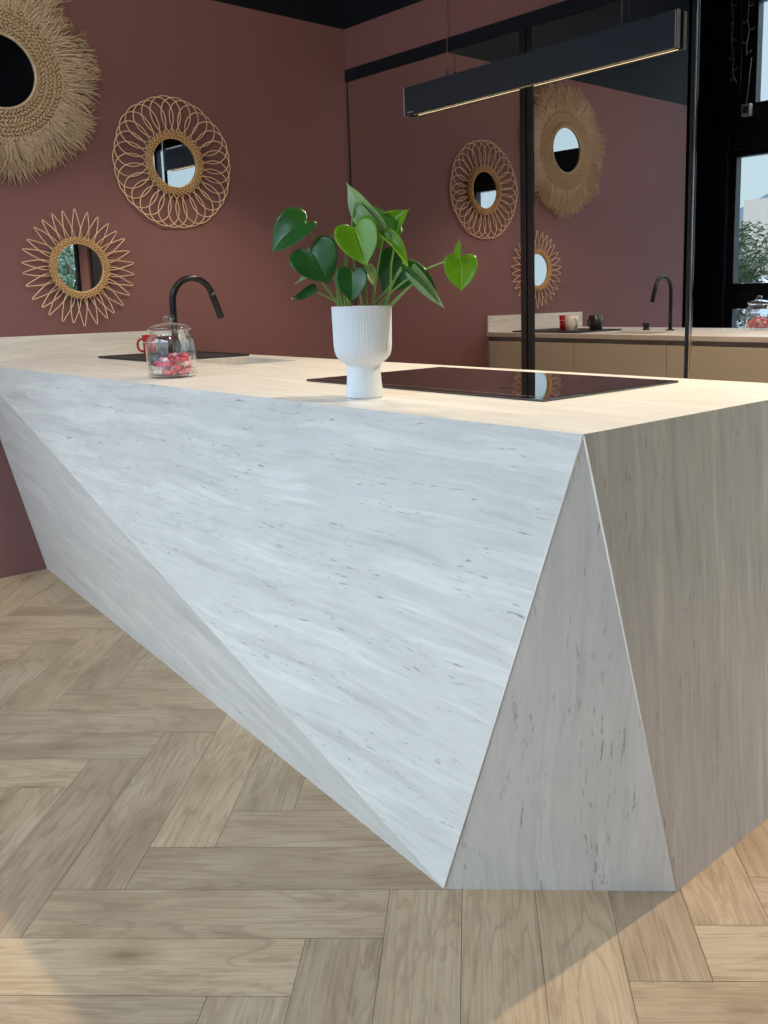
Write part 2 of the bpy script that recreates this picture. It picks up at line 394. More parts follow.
# ------------------------------------------------------------------ wall mirrors
JX = (.008, 1.2438, 2.0595, 3.41)
mirror_lab = ['wall mirror panel in the corner, reflecting the wicker loop mirror', 'wall mirror panel between the two upright frame profiles, reflecting the shaggy mirror and tap', 'wall mirror panel right of the thin upright, reflecting the dark window wall']
for k in range(3):
    x0, x1 = JX[k], JX[k+1]
    root = empty('wall_mirror', (x0, 0, 0), mirror_lab[k], 'mirror')
    MB().box((x0+.006, 0, .02), (x1-.006, .02, ZB-.004)).build('mirror_glass', M['tint_mirror'], root)
    if k == 0:
        MB().box((x1-.036, -.006, .0), (x1-.004, .02, ZB-.004)).build('frame_profile', M['alu'], root, bevel=.001)
        MB().box((x0, -.002, .0), (x0+.007, .02, ZB-.004)).build('edge_seal', M['blackmetal'], root)
    elif k == 1:
        MB().box((x0+.005, -.006, .0), (x0+.036, .02, ZB-.004)).build('frame_profile', M['alu'], root, bevel=.001)
        MB().box((x1-.014, -.008, .0), (x1-.001, .02, ZB-.004)).build('frame_profile', M['blackmetal'], root, bevel=.001)
    else:
        MB().box((x0+.001, -.008, .0), (x0+.010, .02, ZB-.004)).build('frame_profile', M['polished'], root, bevel=.003)
        MB().box((x1-.012, -.008, .0), (x1, .02, ZB-.004)).build('frame_profile', M['blackmetal'], root, bevel=.001)

# ------------------------------------------------------------------ kitchen island
YB, L = -1.0158, 3.082
P1, P3 = Vector((.002, -1.945, .9)), Vector((L, -1.945, .9))
P2, P4, P5 = Vector((.002, -1.738, 0)), Vector((2.818, -2.031, 0)), Vector((3.136, -1.721, 0))
P6, P7 = Vector((3.136, YB, 0)), Vector((L, YB, .9))
CE = Vector((1.5, -1.42, .45))
S_main = stone('travertine_front', (1, 0, 0), (0, 0, 1), .85, 1.2, 1.3)
S_low = stone('travertine_lower', (.993, .0, -.12), (.12, 0, .993), .8, .8, 4.1)
S_corner = stone('travertine_corner', (.03, .0, 1), (.72, .69, 0), .55, 1.1, 8.2)
S_side = stone('travertine_side', (0, 0.02, 1), (0, 1, 0), 1.0, .8, 2.7)
S_top = stone('travertine_top', (1, 0, 0), (0, 1, 0), .75, .1, 5.5, .40)
isl = empty('kitchen_island', (1.5, -1.4, 0), 'faceted kitchen island clad in pale travertine slabs under the worktop', 'kitchen island')
def facet(name, pts, m):
    k = .975; b = MB(); n_ = len(pts)
    inner = [CE + (p-CE)*k for p in pts]
    b.add(list(pts)+inner, [tuple(range(n_)), tuple(range(2*n_-1, n_-1, -1))] + [(i, (i+1) % n_ + 0, (i+1) % n_ + n_, i+n_)[::-1] for i in range(n_)])
    o = b.build(name, m, isl)
    o.data.materials[0] = m
    return o
def fc(name, pts, m, lab):
    o = facet(name, pts, m); o['label'] = lab
    return o
fc('front_panel', (P1, P4, P3), S_main, 'large triangular front slab leaning back to the floor')
fc('lower_panel', (P1, P2, P4), S_low, 'narrow triangular slab along the floor on the left')
fc('corner_panel', (P3, P4, P5), S_corner, 'upright triangular grey corner slab')
fc('side_panel', (P3, P5, P6, P7), S_side, 'end slab with upright veining')
for a, b in ((P3, P4), (P3, P5), (P1, P4)):
    d = (a-CE).normalized()*.0004
    e = MB().tube([a.lerp(b, .004)+d*0, b.lerp(a, .003)], .0018 if a is P3 else .0007, 6)
    e.build('joint_edge', M['edge'], isl)
# worktop (with sink opening)
xs = [0.001, .74, 1.10, L]; ys = [-1.945, -1.40, -1.13, YB]; zt, zb = .9, .875
wt = MB(); vv = []
for z in (zt, zb):
    for j, y in enumerate(ys):
        for i_, x in enumerate(xs):
            xx, yy = x, y
            if z == zb and i_ == 3: xx -= .03
            if z == zb and j == 0: yy += .03
            vv.append((xx, yy, z))
I = lambda i_, j, z: z*16 + j*4 + i_
ff = []
for j in range(3):
    for i_ in range(3):
        if i_ == 1 and j == 1: continue
        ff.append((I(i_, j, 0), I(i_+1, j, 0), I(i_+1, j+1, 0), I(i_, j+1, 0)))
        ff.append((I(i_, j+1, 1), I(i_+1, j+1, 1), I(i_+1, j, 1), I(i_, j, 1)))
for i_ in range(3):
    ff.append((I(i_, 0, 1), I(i_+1, 0, 1), I(i_+1, 0, 0), I(i_, 0, 0))); ff.append((I(i_, 3, 0), I(i_+1, 3, 0), I(i_+1, 3, 1), I(i_, 3, 1)))
    ff.append((I(0, i_, 0), I(0, i_+1, 0), I(0, i_+1, 1), I(0, i_, 1))); ff.append((I(3, i_, 1), I(3, i_+1, 1), I(3, i_+1, 0), I(3, i_, 0)))
ff += [(I(1, 1, 0), I(2, 1, 0), I(2, 1, 1), I(1, 1, 1)), (I(2, 2, 0), I(1, 2, 0), I(1, 2, 1), I(2, 2, 1)), (I(1, 2, 0), I(1, 1, 0), I(1, 1, 1), I(1, 2, 1)), (I(2, 1, 0), I(2, 2, 0), I(2, 2, 1), I(2, 1, 1))]
wt.add(vv, ff)
tag(wt.build('worktop', S_top), 'long pale stone worktop covering the faceted island', 'worktop')
# undermounted sink bowl
s = MB(); t = .008; x0, x1, y0, y1, zb_ = .732, 1.108, -1.408, -1.122, .73
s.box((x0, y0, zb_-t), (x1, y1, zb_)); s.box((x0, y0, zb_), (x0+t, y1, .874)); s.box((x1-t, y0, zb_), (x1, y1, .874)); s.box((x0+t, y0, zb_), (x1-t, y0+t, .874)); s.box((x0+t, y1-t, zb_), (x1-t, y1, .874))
sk = empty('sink', (.92, -1.265, .73), 'cream sink bowl sunk into the worktop right of the glass jar', 'sink')
s.build('bowl', M['sink'], sk, bevel=.002)
MB().lathe([(.0, .7302), (.028, .7302), (.030, .7325), (.022, .734), (0, .7335)], 24, (.92, -1.265, 0)).build('drain', M['dark'], sk)
# upstand along the left wall
tag(MB().box((.001, -1.945, .9005), (.016, YB-.004, 1.0)).build('upstand', stone('travertine_upstand', (0, 1, 0), (0, 0, 1), .8, .3, 9.1), bevel=.001), 'low pale stone upstand along the wall behind the worktop', 'upstand')
# base cabinets, doors face the mirrors
cx_ = [.022, .683, 1.294, 2.20, 3.03]
cab_lab = ['khaki base cabinet nearest the burgundy wall, seen in the mirror', 'khaki base cabinet under the sink, second from the wall in the mirror', 'khaki base cabinet seen across the thin mirror upright', 'khaki base cabinet at the free end of the island']
MB().box((.001, -1.11, .0), (.020, YB-.003, .874)).build('wall_filler', M['carcass'], isl)
for k in range(4):
    a, b = cx_[k], cx_[k+1]
    r = empty('base_cabinet', ((a+b)/2, YB-.3, 0), cab_lab[k], 'cabinet', None)
    cb = MB(); t = .016; yf_, yb_ = -1.60, YB-.022
    cb.box((a+.001, yf_, .1), (a+t, yb_, .86 if k != 1 else .70)); cb.box((b-t, yf_, .1), (b-.001, yb_, .86 if k != 1 else .70)); cb.box((a+t, yf_, .1), (b-t, yb_, .116)); cb.box((a+t, yf_, .116), (b-t, yf_+.01, .70))
    cb.box((a+t, yf_+.08, .70 if k == 1 else .844), (b-t, yb_-.3 if k == 1 else yb_-.05, .705 if k == 1 else .86)) if k != 1 else None
    cb.build('body', M['carcass'], r)
    MB().box((a+.002, YB-.021, .105), (b-.002, YB-.002, .848)).build('door', M['khaki'], r, bevel=.0012)
    MB().box((a+.001, YB-.045, .850), (b-.001, YB-.022, .874)).build('handle_recess', M['gap'], r)
    MB().box((a+.001, YB-.07, .0), (b-.001, YB-.055, .099)).build('plinth', M['gap'], r)

# hob
hb = empty('induction_hob', (2.25, -1.37, .9), 'black glass induction hob on the worktop right of the potted plant', 'hob')
hx0, hx1, hy0, hy1 = 1.872, 2.735, -1.637, -1.125
MB().box((hx0, hy0, .9005), (hx1, hy1, .906)).build('glass_plate', M['hob'], hb, bevel=.001)
l = MB().box((hx0+.01, hy0+.028, .9059), (hx1-.01, hy0+.031, .9063))
l.build('etched_line', M['hobline'], hb)
for (zx, zy) in ((2.0, -1.26), (2.5, -1.26), (2.0, -1.49), (2.5, -1.49)):
    z = MB().tube([(zx-.03, zy, .9063), (zx+.03, zy, .9063)], .0006, 4); z.tube([(zx, zy-.03, .9063), (zx, zy+.03, .9063)], .0006, 4); z.build('cooking_zone_mark', M['hobmark'], hb)

# faucet
fx, fy = .965, -1.555
fa = empty('kitchen_tap', (fx, fy, .9), 'tall black gooseneck tap behind the glass jar', 'tap')
MB().lathe([(.026, .9005), (.026, .906), (.016, .909), (0, .909)], 28, (fx, fy, 0)).build('base_ring', M['dark'], fa)
pts = [(fx, fy, .905), (fx, fy, 1.05), (fx, fy, 1.12)]
for a in range(0, 166, 11):
    t = math.radians(a); pts.append((fx, fy+.080-.080*math.cos(t), 1.125+.083*math.sin(t)))
sp_o = MB().tube(pts, .0115, 16).build('spout', M['dark'], fa)
e = Vector(pts[-1]); d = (Vector(pts[-1])-Vector(pts[-2])).normalized()
MB().tube([e-d*.01, e+d*.004, e+d*.085, e+d*.087], [.0115, .0128, .0128, .0118], 16).build('spray_head', M['dark'], sp_o)
kn = empty('tap_control_knob', (.80, fy, .9), 'short black control knob on the worktop beside the tap', 'knob')
MB().lathe([(.022, .9005), (.022, .906), (.017, .908), (.017, .922), (.021, .924), (.021, .942), (.019, .944), (0, .944)], 28, (.80, fy, 0)).build('dial', M['dark'], kn)
MB().tube([(.78, fy, .934), (.765, fy, .934)], .003, 8).build('lever', M['dark'], kn)

# tray and mugs
tr = MB(); tx0, tx1, ty0, ty1 = .165, .665, -1.50, -1.075
tr.box((tx0, ty0, .9005), (tx1, ty1, .9045))
for a, b in (((tx0, ty0), (tx1, ty0+.008)), ((tx0, ty1-.008), (tx1, ty1)), ((tx0, ty0+.008), (tx0+.008, ty1-.008)), ((tx1-.008, ty0+.008), (tx1, ty1-.008))): tr.box((*a, .9045), (*b, .909))
tag(tr.build('serving_tray', M['tray'], bevel=.001), 'flat dark slate tray on the worktop under the mugs', 'tray')
def mug(x, y, m, lab, ang, band=None):
    r = empty('mug', (x, y, .905), lab, 'mug')
    H_ = .088
    prof = [(0, .0), (.034, .0), (.037, .004), (.041, H_), (.038, H_+.0005), (.034, .008), (0, .006)]
    MB().lathe([(a, b+.905) for a, b in prof], 36, (x, y, 0)).build('cup', m, r)
    ca, sa = math.cos(ang), math.sin(ang); P = []
    for k in range(9):
        t = -PI/2 + PI*k/8; rr = .037 + .026*math.cos(t)**.6 if math.cos(t) > 0 else .037
        P.append((x+ca*rr, y+sa*rr, .905+.047+.026*math.sin(t)))
    MB().tube(P, .005, 8).build('handle', m, r)
    if band: MB().lathe([(.0395, .905+.058), (.0405, .905+.058), (.0408, .905+.061), (.0398, .905+.061)], 36, (x, y, 0)).build('band', band, r)
    return r
CR = Vector((.6812, .7321, 0))   # a horizontal direction running along the room diagonal
mug(.36, -1.347, M['red'], 'red mug on the tray, half hidden by the glass jar', math.atan2(-CR.y, -CR.x), M['white'])
mug(.452, -1.29, M['white'], 'white mug on the tray, in the mirror in front of the red one', math.radians(20))
mug(.56, -1.385, M['blackcup'], 'black mug on the tray, rightmost of the mugs in the mirror', math.radians(100))

# glass jar with sweets
jx, jy = 1.388, -1.789
jr = empty('glass_jar', (jx, jy, .9), 'clear glass sweet jar with knobbed lid, part filled with pink sweets', 'jar')
R_ = .0735; z0 = .9005
prof = [(0, 0), (R_-.008, 0), (R_-.002, .004), (R_, .012), (R_, .108), (R_-.004, .119), (R_-.013, .127), (R_-.017, .131), (R_-.014, .137), (R_-.016, .139),
        (R_-.020, .137), (R_-.021, .130), (R_-.016, .124), (R_-.006, .116), (R_-.003, .107), (R_-.003, .014), (R_-.009, .008), (0, .008)]
MB().lathe([(a, b+z0) for a, b in prof], 56, (jx, jy, 0)).build('jar_body', M['jar'], jr)
lid = MB().lathe([(a, b+z0) for a, b in [(0, .141), (R_-.018, .141), (R_-.010, .143), (R_-.009, .149), (R_-.014, .153), (R_-.030, .161), (.012, .1655), (0, .1665)]], 56, (jx, jy, 0)).build('lid', M['jar'], jr)
MB().lathe([(a, b+z0) for a, b in [(.011, .1655), (.009, .169), (.015, .173), (.0178, .179), (.015, .185), (.007, .1875), (0, .188)]], 32, (jx, jy, 0)).build('knob', M['jar'], lid)
def jar_copyless(): pass
# sweets: wrapped, piled inside the jar
protos = {}
def sweet_mesh(m, name):
    b = MB(); b.ell((0, 0, 0), (.0105, .0078, .0078), n=10, m=6)
    for s_ in (-1, 1):
        vs = [(s_*.0095, 0, 0)]; 
        for k in range(7): a = -.9 + 1.8*k/6; vs.append((s_*(.0095+.0075*math.cos(a)), .0065*math.sin(a)*1.2, .0014*(-1)**k))
        b.add(vs, [(0, k+1, k+2) for k in range(6)])
    me_ = bpy.data.meshes.new(name); me_.from_pydata(b.v, [], b.f); me_.polygons.foreach_set('use_smooth', b.sm); me_.materials.append(m); return me_
kinds = [('c_pink', 'small bright pink wrapped sweet lying in the glass jar', 'pink sweets in the jar'), ('c_white', 'small white wrapped sweet lying in the glass jar', 'white sweets in the jar'),
         ('c_mag', 'small dark magenta wrapped sweet lying in the glass jar', 'dark magenta sweets in the jar'), ('c_rose', 'small pale rose wrapped sweet lying in the glass jar', 'rose sweets in the jar')]
kme = [sweet_mesh(M[k[0]], 'wrapped_sweet') for k in kinds]
rs = random.Random(3); placed = []
for layer in range(5):
    zc = .9005+.0175+layer*.0118
    lim = R_-.018 if layer < 3 else (R_-.028, R_-.044, R_-.05)[layer-3]
    tries = 0
    while tries < 260:
        tries += 1
        a = rs.uniform(0, 2*PI); rr = lim*math.sqrt(rs.random()); p = Vector((rr*math.cos(a)+(.012 if layer > 2 else 0), rr*math.sin(a)+(.010 if layer > 2 else 0), zc+rs.uniform(-.0015, .0015)))
        if math.hypot(p.x, p.y) > R_-.021: continue
        if all((p-o_).length > .0162 for o_ in placed): placed.append(p)
for p in placed:
    k = rs.choices(range(4), (5, 3, 2.2, 3))[0]
    o = bpy.data.objects.new('wrapped_sweet', kme[k]); COL.objects.link(o); o.location = (jx+p.x, jy+p.y, p.z)
    o.rotation_euler = (rs.uniform(-.4, .4), rs.uniform(-.4, .4), rs.uniform(0, PI))
    tag(o, kinds[k][1], 'sweet', kinds[k][2])

# ------------------------------------------------------------------ potted plant
px, py = 2.334, -1.798
pl = empty('potted_plant', (px, py, .9), 'leafy green houseplant in a white ribbed footed pot on the worktop', 'potted plant')
z0 = .9005
outer = [(0, 0), (.0415, 0), (.0428, .003), (.0420, .012), (.0395, .040), (.0380, .066), (.0385, .072), (.0430, .078), (.0530, .085), (.0610, .094), (.0650, .106), (.0662, .120), (.0672, .160), (.0680, .203), (.0680, .206), (.0650, .2065), (.0640, .200), (.0600, .12), (.045, .09), (0, .09)]
NR = 62
MB().lathe([(a, b+z0) for a, b in outer], NR*6, (px, py, 0), mod=lambda a, i: 1-(.024*abs(math.sin(a*NR/2))**1.0 if 1 < i < 14 else 0)).build('pot', M['pot'], pl)
MB().lathe([(0, z0+.192), (.0635, z0+.192), (.0635, z0+.19), (0, z0+.18)], 40, (px, py, 0)).build('soil', M['soil'], pl)
CAMP = Vector((4.0034, -3.1184, 1.1243))
def leaf(base, tip, width, m, normal, fold=.25, curl=.12, lobe=.22, narrow=1.0, parent=pl, name='leaf', twist=0):
    base = Vector(base); tip = Vector(tip); ax = tip-base; Ln = ax.length; ax.normalize()
    nrm = Vector(normal); nrm = (nrm - ax*nrm.dot(ax)).normalized(); side = ax.cross(nrm).normalized()
    if twist: 
        Rm = Matrix.Rotation(twist, 3, ax); nrm = Rm @ nrm; side = Rm @ side
    NV, NU = 30, 8; vs = []; fs = []; uvs = []
    HO = [(0, 1), (.05, .93), (.13, .855), (.26, .74), (.385, .58), (.465, .40), (.50, .22), (.475, .05), (.40, -.09), (.29, -.15), (.17, -.14), (.08, -.075), (.012, .015)]
    def outl(t):
        f = t*(len(HO)-1); k = min(int(f), len(HO)-2); f -= k
        P = [Vector(HO[max(0, min(len(HO)-1, k+d_))]) for d_ in (-1, 0, 1, 2)]
        return .5*((2*P[1])+(P[2]-P[0])*f+(2*P[0]-5*P[1]+4*P[2]-P[3])*f*f+(3*P[1]-P[0]-3*P[2]+P[3])*f**3)
    for sgn in (-1, 1):
        n0 = len(vs)
        for i_ in range(NV+1):
            t = i_/NV; o2 = outl(t)
            X = max(0, o2.x)*width; Y = (o2.y if o2.y > 0 else o2.y*lobe/.22)*Ln
            my = Ln*(1-t)
            for j in range(NU+1):
                u_ = j/NU; x_ = X*u_; y_ = my+(Y-my)*u_**1.1; ww = x_/(width*.5)
                z_ = fold*width*.5*(ww**1.6) - curl*Ln*((y_/Ln-.35)**2)*1.3 + .035*width*math.sin(9*t+sgn+width*90)*u_**2
                vs.append(base + ax*y_ + side*(x_*sgn) + nrm*z_); uvs.append((sgn*u_*math.sin(PI*min(1, t*.9+.1)), y_/Ln))
        for i_ in range(NV):
            for j in range(NU):
                a_ = n0+i_*(NU+1)+j
                f = (a_, a_+1, a_+NU+2, a_+NU+1)
                fs.append(f if sgn > 0 else f[::-1])
    me_ = bpy.data.meshes.new(name); off_ = parent.location
    me_.from_pydata([tuple(p-off_) for p in vs], [], fs); me_.update()
    ul = me_.uv_layers.new(name='leaf')
    for li, l in enumerate(me_.loops): ul.data[li].uv = uvs[l.vertex_index]
    me_.polygons.foreach_set('use_smooth', [True]*len(fs)); me_.materials.append(m)
    o = bpy.data.objects.new(name, me_); COL.objects.link(o); o.parent = parent
    # make faces look along +nrm
    me_.update()
    s_n = sum((p_.normal.dot(nrm) for p_ in me_.polygons))
    if s_n < 0: me_.flip_normals()
    sm = o.modifiers.new('thick', 'SOLIDIFY'); sm.thickness = .0006; sm.offset = 0
    return o
TO = Vector((.73, -.68, 0))      # out from the mirrors towards the room
RT = Vector((.6812, .7321, 0)); UP = Vector((0, 0, 1))
D_, B_, PA = M['leaf_dark'], M['leaf_bright'], M['leaf_pale']
base_far = (2.253, -1.885, 1.296)
leaf(base_far, (2.212, -1.957, 1.232), .092, D_, TO*.8+UP*.5-RT*.2, .35, .2)
leaf((2.277, -1.893, 1.234), (2.322, -1.875, 1.158), .110, D_, TO+UP*.35, .22, .1)
leaf((2.281, -1.878, 1.177), (2.262, -1.926, 1.165), .026, PA, TO*.4+UP, .6, .2, .1)
leaf((2.280, -1.880, 1.140), (2.262, -1.941, 1.112), .034, D_, TO*.5+UP*.8, .7, -.5, .1)
leaf((2.340, -1.815, 1.281), (2.388, -1.822, 1.195), .098, B_, TO+UP*.25, .2, .12)
leaf((2.371, -1.768, 1.271), (2.296, -1.807, 1.380), .060, PA, TO*.9-UP*.1-RT*.5, .6, .15, .1)
leaf((2.392, -1.752, 1.262), (2.306, -1.78, 1.352), .075, D_, TO*.5+UP*.3+RT*.8, .5, .1, .1)
leaf((2.342, -1.750, 1.255), (2.394, -1.700, 1.322), .068, B_, TO*.9-RT*.45+UP*.3, .5, .1)
leaf((2.385, -1.773, 1.261), (2.445, -1.742, 1.190), .040, B_, TO*.6+UP*.8+RT*.3, .9, .2, .05)
leaf((2.352, -1.835, 1.183), (2.366, -1.850, 1.115), .070, D_, TO+UP*.3, .25, .12)
leaf((2.315, -1.774, 1.190), (2.336, -1.754, 1.155), .040, PA, TO*.6+UP*.8, .5, .4, .1)
leaf((2.390, -1.712, 1.208), (2.345, -1.749, 1.138), .100, D_, TO+UP*.3, .2, .1)
leaf((2.408, -1.735, 1.190), (2.481, -1.678, 1.103), .052, D_, TO*.4+UP+RT*.5, .9, .1, .05)
leaf((2.424, -1.725, 1.186), (2.486, -1.684, 1.096), .034, PA, TO*1.0-UP*.2-RT*.2, .4, .1, .05)
leaf((2.488, -1.632, 1.210), (2.494, -1.638, 1.134), .076, B_, TO+UP*.3, .12, .08, .12)
leaf((2.486, -1.634, 1.200), (2.486, -1.636, 1.250), .022, B_, TO*.8-RT*.6, .7, .1, .02)
def stalk(P, r0=.0026, r1=.0018, nm='stalk'):
    P = [Vector(p) for p in P]
    Q = []
    for i_ in range(len(P)-1):
        a = P[max(i_-1, 0)]; b = P[i_]; c_ = P[i_+1]; d_ = P[min(i_+2, len(P)-1)]
        for k in range(6):
            t = k/6; Q.append(.5*((2*b)+(c_-a)*t+(2*a-5*b+4*c_-d_)*t*t+(3*b-a-3*c_+d_)*t**3))
    Q.append(P[-1]); n_ = len(Q)
    MB().tube(Q, [r0+(r1-r0)*k/(n_-1) for k in range(n_)], 8).build(nm, M['stem'], pl)
SI = [  # stalks start in the soil
 [(2.306,-1.825,1.085),(2.306,-1.829,1.108),(2.288,-1.847,1.193),(2.266,-1.872,1.259),(2.253,-1.885,1.296)],
 [(2.303,-1.828,1.085),(2.301,-1.834,1.108),(2.279,-1.857,1.155),(2.262,-1.886,1.207),(2.277,-1.895,1.234)],
 [(2.306,-1.83,1.085),(2.302,-1.832,1.108),(2.285,-1.851,1.14),(2.281,-1.878,1.177)],
 [(2.304,-1.83,1.085),(2.302,-1.832,1.108),(2.286,-1.85,1.126),(2.280,-1.880,1.14)],
 [(2.312,-1.82,1.085),(2.309,-1.825,1.108),(2.309,-1.825,1.188),(2.321,-1.812,1.264),(2.340,-1.815,1.281)],
 [(2.335,-1.797,1.085),(2.335,-1.797,1.107),(2.323,-1.81,1.231),(2.325,-1.80,1.329),(2.345,-1.786,1.330)],
 [(2.376,-1.77,1.085),(2.379,-1.75,1.141),(2.382,-1.747,1.196),(2.385,-1.739,1.250),(2.346,-1.748,1.258)],
 [(2.349,-1.782,1.085),(2.36,-1.77,1.186),(2.371,-1.762,1.240),(2.387,-1.771,1.261)],
 [(2.318,-1.817,1.085),(2.316,-1.817,1.107),(2.319,-1.82,1.143),(2.352,-1.835,1.183)],
 [(2.365,-1.765,1.085),(2.369,-1.761,1.106),(2.382,-1.746,1.152),(2.392,-1.715,1.208)],
 [(2.35,-1.785,1.085),(2.35,-1.781,1.106),(2.371,-1.758,1.137),(2.408,-1.733,1.190)],
 [(2.358,-1.775,1.085),(2.36,-1.771,1.106),(2.394,-1.733,1.152),(2.433,-1.691,1.184),(2.472,-1.65,1.204),(2.484,-1.636,1.21)],
 [(2.330,-1.78,1.085),(2.330,-1.779,1.12),(2.325,-1.775,1.16),(2.315,-1.774,1.19)],
]
for P in SI: stalk(P)
stalk([(2.298, -1.833, 1.085), (2.297, -1.838, 1.188), (2.290, -1.842, 1.268)], .0052, .0006, 'leaf_sheath')
stalk([(2.362, -1.765, 1.085), (2.394, -1.734, 1.127), (2.424, -1.703, 1.166)], .0058, .0008, 'leaf_sheath')
stalk([(2.322, -1.815, 1.085), (2.312, -1.822, 1.14), (2.314, -1.818, 1.22)], .0050, .0014, 'leaf_sheath')

# ------------------------------------------------------------------ woven mirrors on the left wall
def ring_pts(cy, cz, r, n, x): return [(x, cy+r*math.cos(2*PI*k/n), cz+r*math.sin(2*PI*k/n)) for k in range(n)]
def disc(cy, cz, r, x0, x1, n=56):
    b_ = MB(); ring = [(cy+r*math.cos(2*PI*k/n), cz+r*math.sin(2*PI*k/n)) for k in range(n)]
    b_.add([(x0, *p) for p in ring]+[(x1, *p) for p in ring], [tuple(range(n))[::-1], tuple(range(n, 2*n))]+[(k, (k+1) % n, (k+1) % n+n, k+n) for k in range(n)])
    return b_
def braid_ring(b, cy, cz, r0, r1, x, rows, n, root):
    """herringbone rattan wrapping between r0 and r1"""
    MB().lathe([(r0, x-.010), (r0, x-.003), ((r0+r1)/2, x+.004), (r1, x-.003), (r1, x-.010)], 72, (0, cy, cz), axis='x').build('rim_core', M['rattan_dark'], root)
    for k in range(n):
        a = 2*PI*k/n
        for j in range(rows):
            r = r0 + (r1-r0)*(j+.5)/rows; aa = a + (PI/n if j % 2 else 0)
            d = (1 if j % 2 else -1)*.75
            rad = Vector((0, math.cos(aa), math.sin(aa))); tan = Vector((0, -math.sin(aa), math.cos(aa)))
            u_ = (tan*math.cos(d)+rad*math.sin(d)); w_ = Vector((1, 0, 0)).cross(u_)
            Mx = Matrix((u_, w_, Vector((1, 0, 0)))).transposed()
            xx = x+.008*(1-abs(2*(j+.5)/rows-1)*.8)
            b.ell((xx, cy+r*math.cos(aa), cz+r*math.sin(aa)), (PI*r/n*1.1, .0028, .0036), Mx, 6, 4)
# loop mirror
cy, cz = -1.008, 1.745
r = empty('loop_mirror', (0.0, cy, cz), 'round rattan mirror with overlapping wicker loops on the burgundy wall', 'mirror', 'woven mirrors on the burgundy wall')
disc(cy, cz, .112, .004, .012).build('backing', M['rattan_weave'], r)
disc(cy, cz, .108, .0125, .0150).build('mirror_glass', M['mirror'], r)
b = MB(); b.tube(ring_pts(cy, cz, .108, 72, .021), .0024, 8, closed=True); braid_ring(b, cy, cz, .109, .140, .020, 4, 42, r); b.build('woven_rim', M['rattan_weave'], r)
NL = 30
b = MB()
for k in range(NL):
    a = 2*PI*k/NL + random.uniform(-.02, .02); P = []
    ro = .288*random.uniform(.985, 1.01); 
    for j in range(25):
        t = j/24; th = PI*(-1+2*t)      # from ring out round and back
        s_ = .5*(1+math.cos(th)); rr = .128 + (ro-.128)*s_
        wid = .080*math.sin(th)*(.72+.28*s_)+ .008*math.copysign(1, th if th else 1)*(1-s_)
        rad = Vector((0, math.cos(a), math.sin(a))); tan = Vector((0, -math.sin(a), math.cos(a)))
        P.append(Vector((.013+.004*math.sin(th+k), cy, cz)) + rad*rr + tan*wid)
    b.tube(P, .0021, 6)
b.build('wicker_loops', M['rattan'], r)
# starburst mirror
cy, cz = -1.483, 1.278
r = empty('starburst_mirror', (0.0, cy, cz), 'round rattan mirror with pointed sunray spikes, low on the burgundy wall', 'mirror', 'woven mirrors on the burgundy wall')
disc(cy, cz, .106, .004, .012).build('backing', M['rattan_weave'], r)
disc(cy, cz, .104, .0125, .0150).build('mirror_glass', M['mirror'], r)
b = MB(); b.tube(ring_pts(cy, cz, .102, 72, .021), .0024, 8, closed=True); braid_ring(b, cy, cz, .103, .130, .020, 4, 40, r); b.build('woven_rim', M['rattan_weave'], r)
b = MB(); NS = 30
for k in range(NS):
    a = 2*PI*(k+.5)/NS + random.uniform(-.025, .025); ro = .243*random.uniform(.97, 1.015); P = []
    def pol(rr, aa, xx): return Vector((xx, cy+rr*math.cos(aa), cz+rr*math.sin(aa)))
    dl = 2*PI/NS*.82
    left = [pol(.118, a-dl*1.0, .010), pol(.160, a-dl*.72, .012), pol(.200, a-dl*.36, .013), pol(ro-.003, a-.012, .013)]
    right = [pol(ro, a, .013), pol(ro-.003, a+.012, .014), pol(.200, a+dl*.36, .015), pol(.160, a+dl*.72, .015), pol(.118, a+dl*1.0, .012)]
    b.tube(left+right, .0019, 6)
b.build('sunray_spikes', M['rattan'], r)
# shaggy seagrass mirror
cy, cz = -1.745, 2.035
r = empty('seagrass_mirror', (0.0, cy, cz), 'large round mirror with a shaggy seagrass fringe, top left on the burgundy wall', 'mirror', 'woven mirrors on the burgundy wall')
disc(cy, cz, .16, .004, .034).build('backing', M['seagrass_plait'], r)
disc(cy, cz, .141, .0345, .038).build('mirror_glass', M['mirror'], r)
b = MB(); b.tube(ring_pts(cy, cz, .143, 96, .042), .006, 8, closed=True); b.build('inner_rim', M['seagrass_plait'], r)
b = MB(); rn = random.Random(5)
MB().lathe([(.146, .012), (.146, .036), (.20, .034), (.275, .022), (.29, .012)], 72, (0, cy, cz), axis='x').build('band_core', M['rattan_dark'], r)
rows = 8
for j in range(rows):
    rr = .155 + j*.0165; n_ = int(2*PI*rr/.0165)
    for k in range(n_):
        a = 2*PI*(k+(.5 if j % 2 else 0))/n_ + rn.uniform(-.01, .01)
        rad = Vector((-.12, math.cos(a), math.sin(a))).normalized(); tan = Vector((0, -math.sin(a), math.cos(a)))
        d = (.65 if j % 2 else -.65)+rn.uniform(-.15, .15); u_ = (tan*math.cos(d)+rad*math.sin(d)).normalized(); n3 = u_.cross(rad if abs(u_.dot(rad)) < .9 else tan).normalized()
        if n3.x < 0: n3 = -n3
        w_ = n3.cross(u_); Mx = Matrix((u_, w_, n3)).transposed()
        b.ell((.041-(rr-.15)*.11, cy+rr*math.cos(a), cz+rr*math.sin(a)), (.0130, .0048, .0050), Mx, 7, 4)
b.build('plaited_band', M['seagrass_plait'], r)
b = MB()
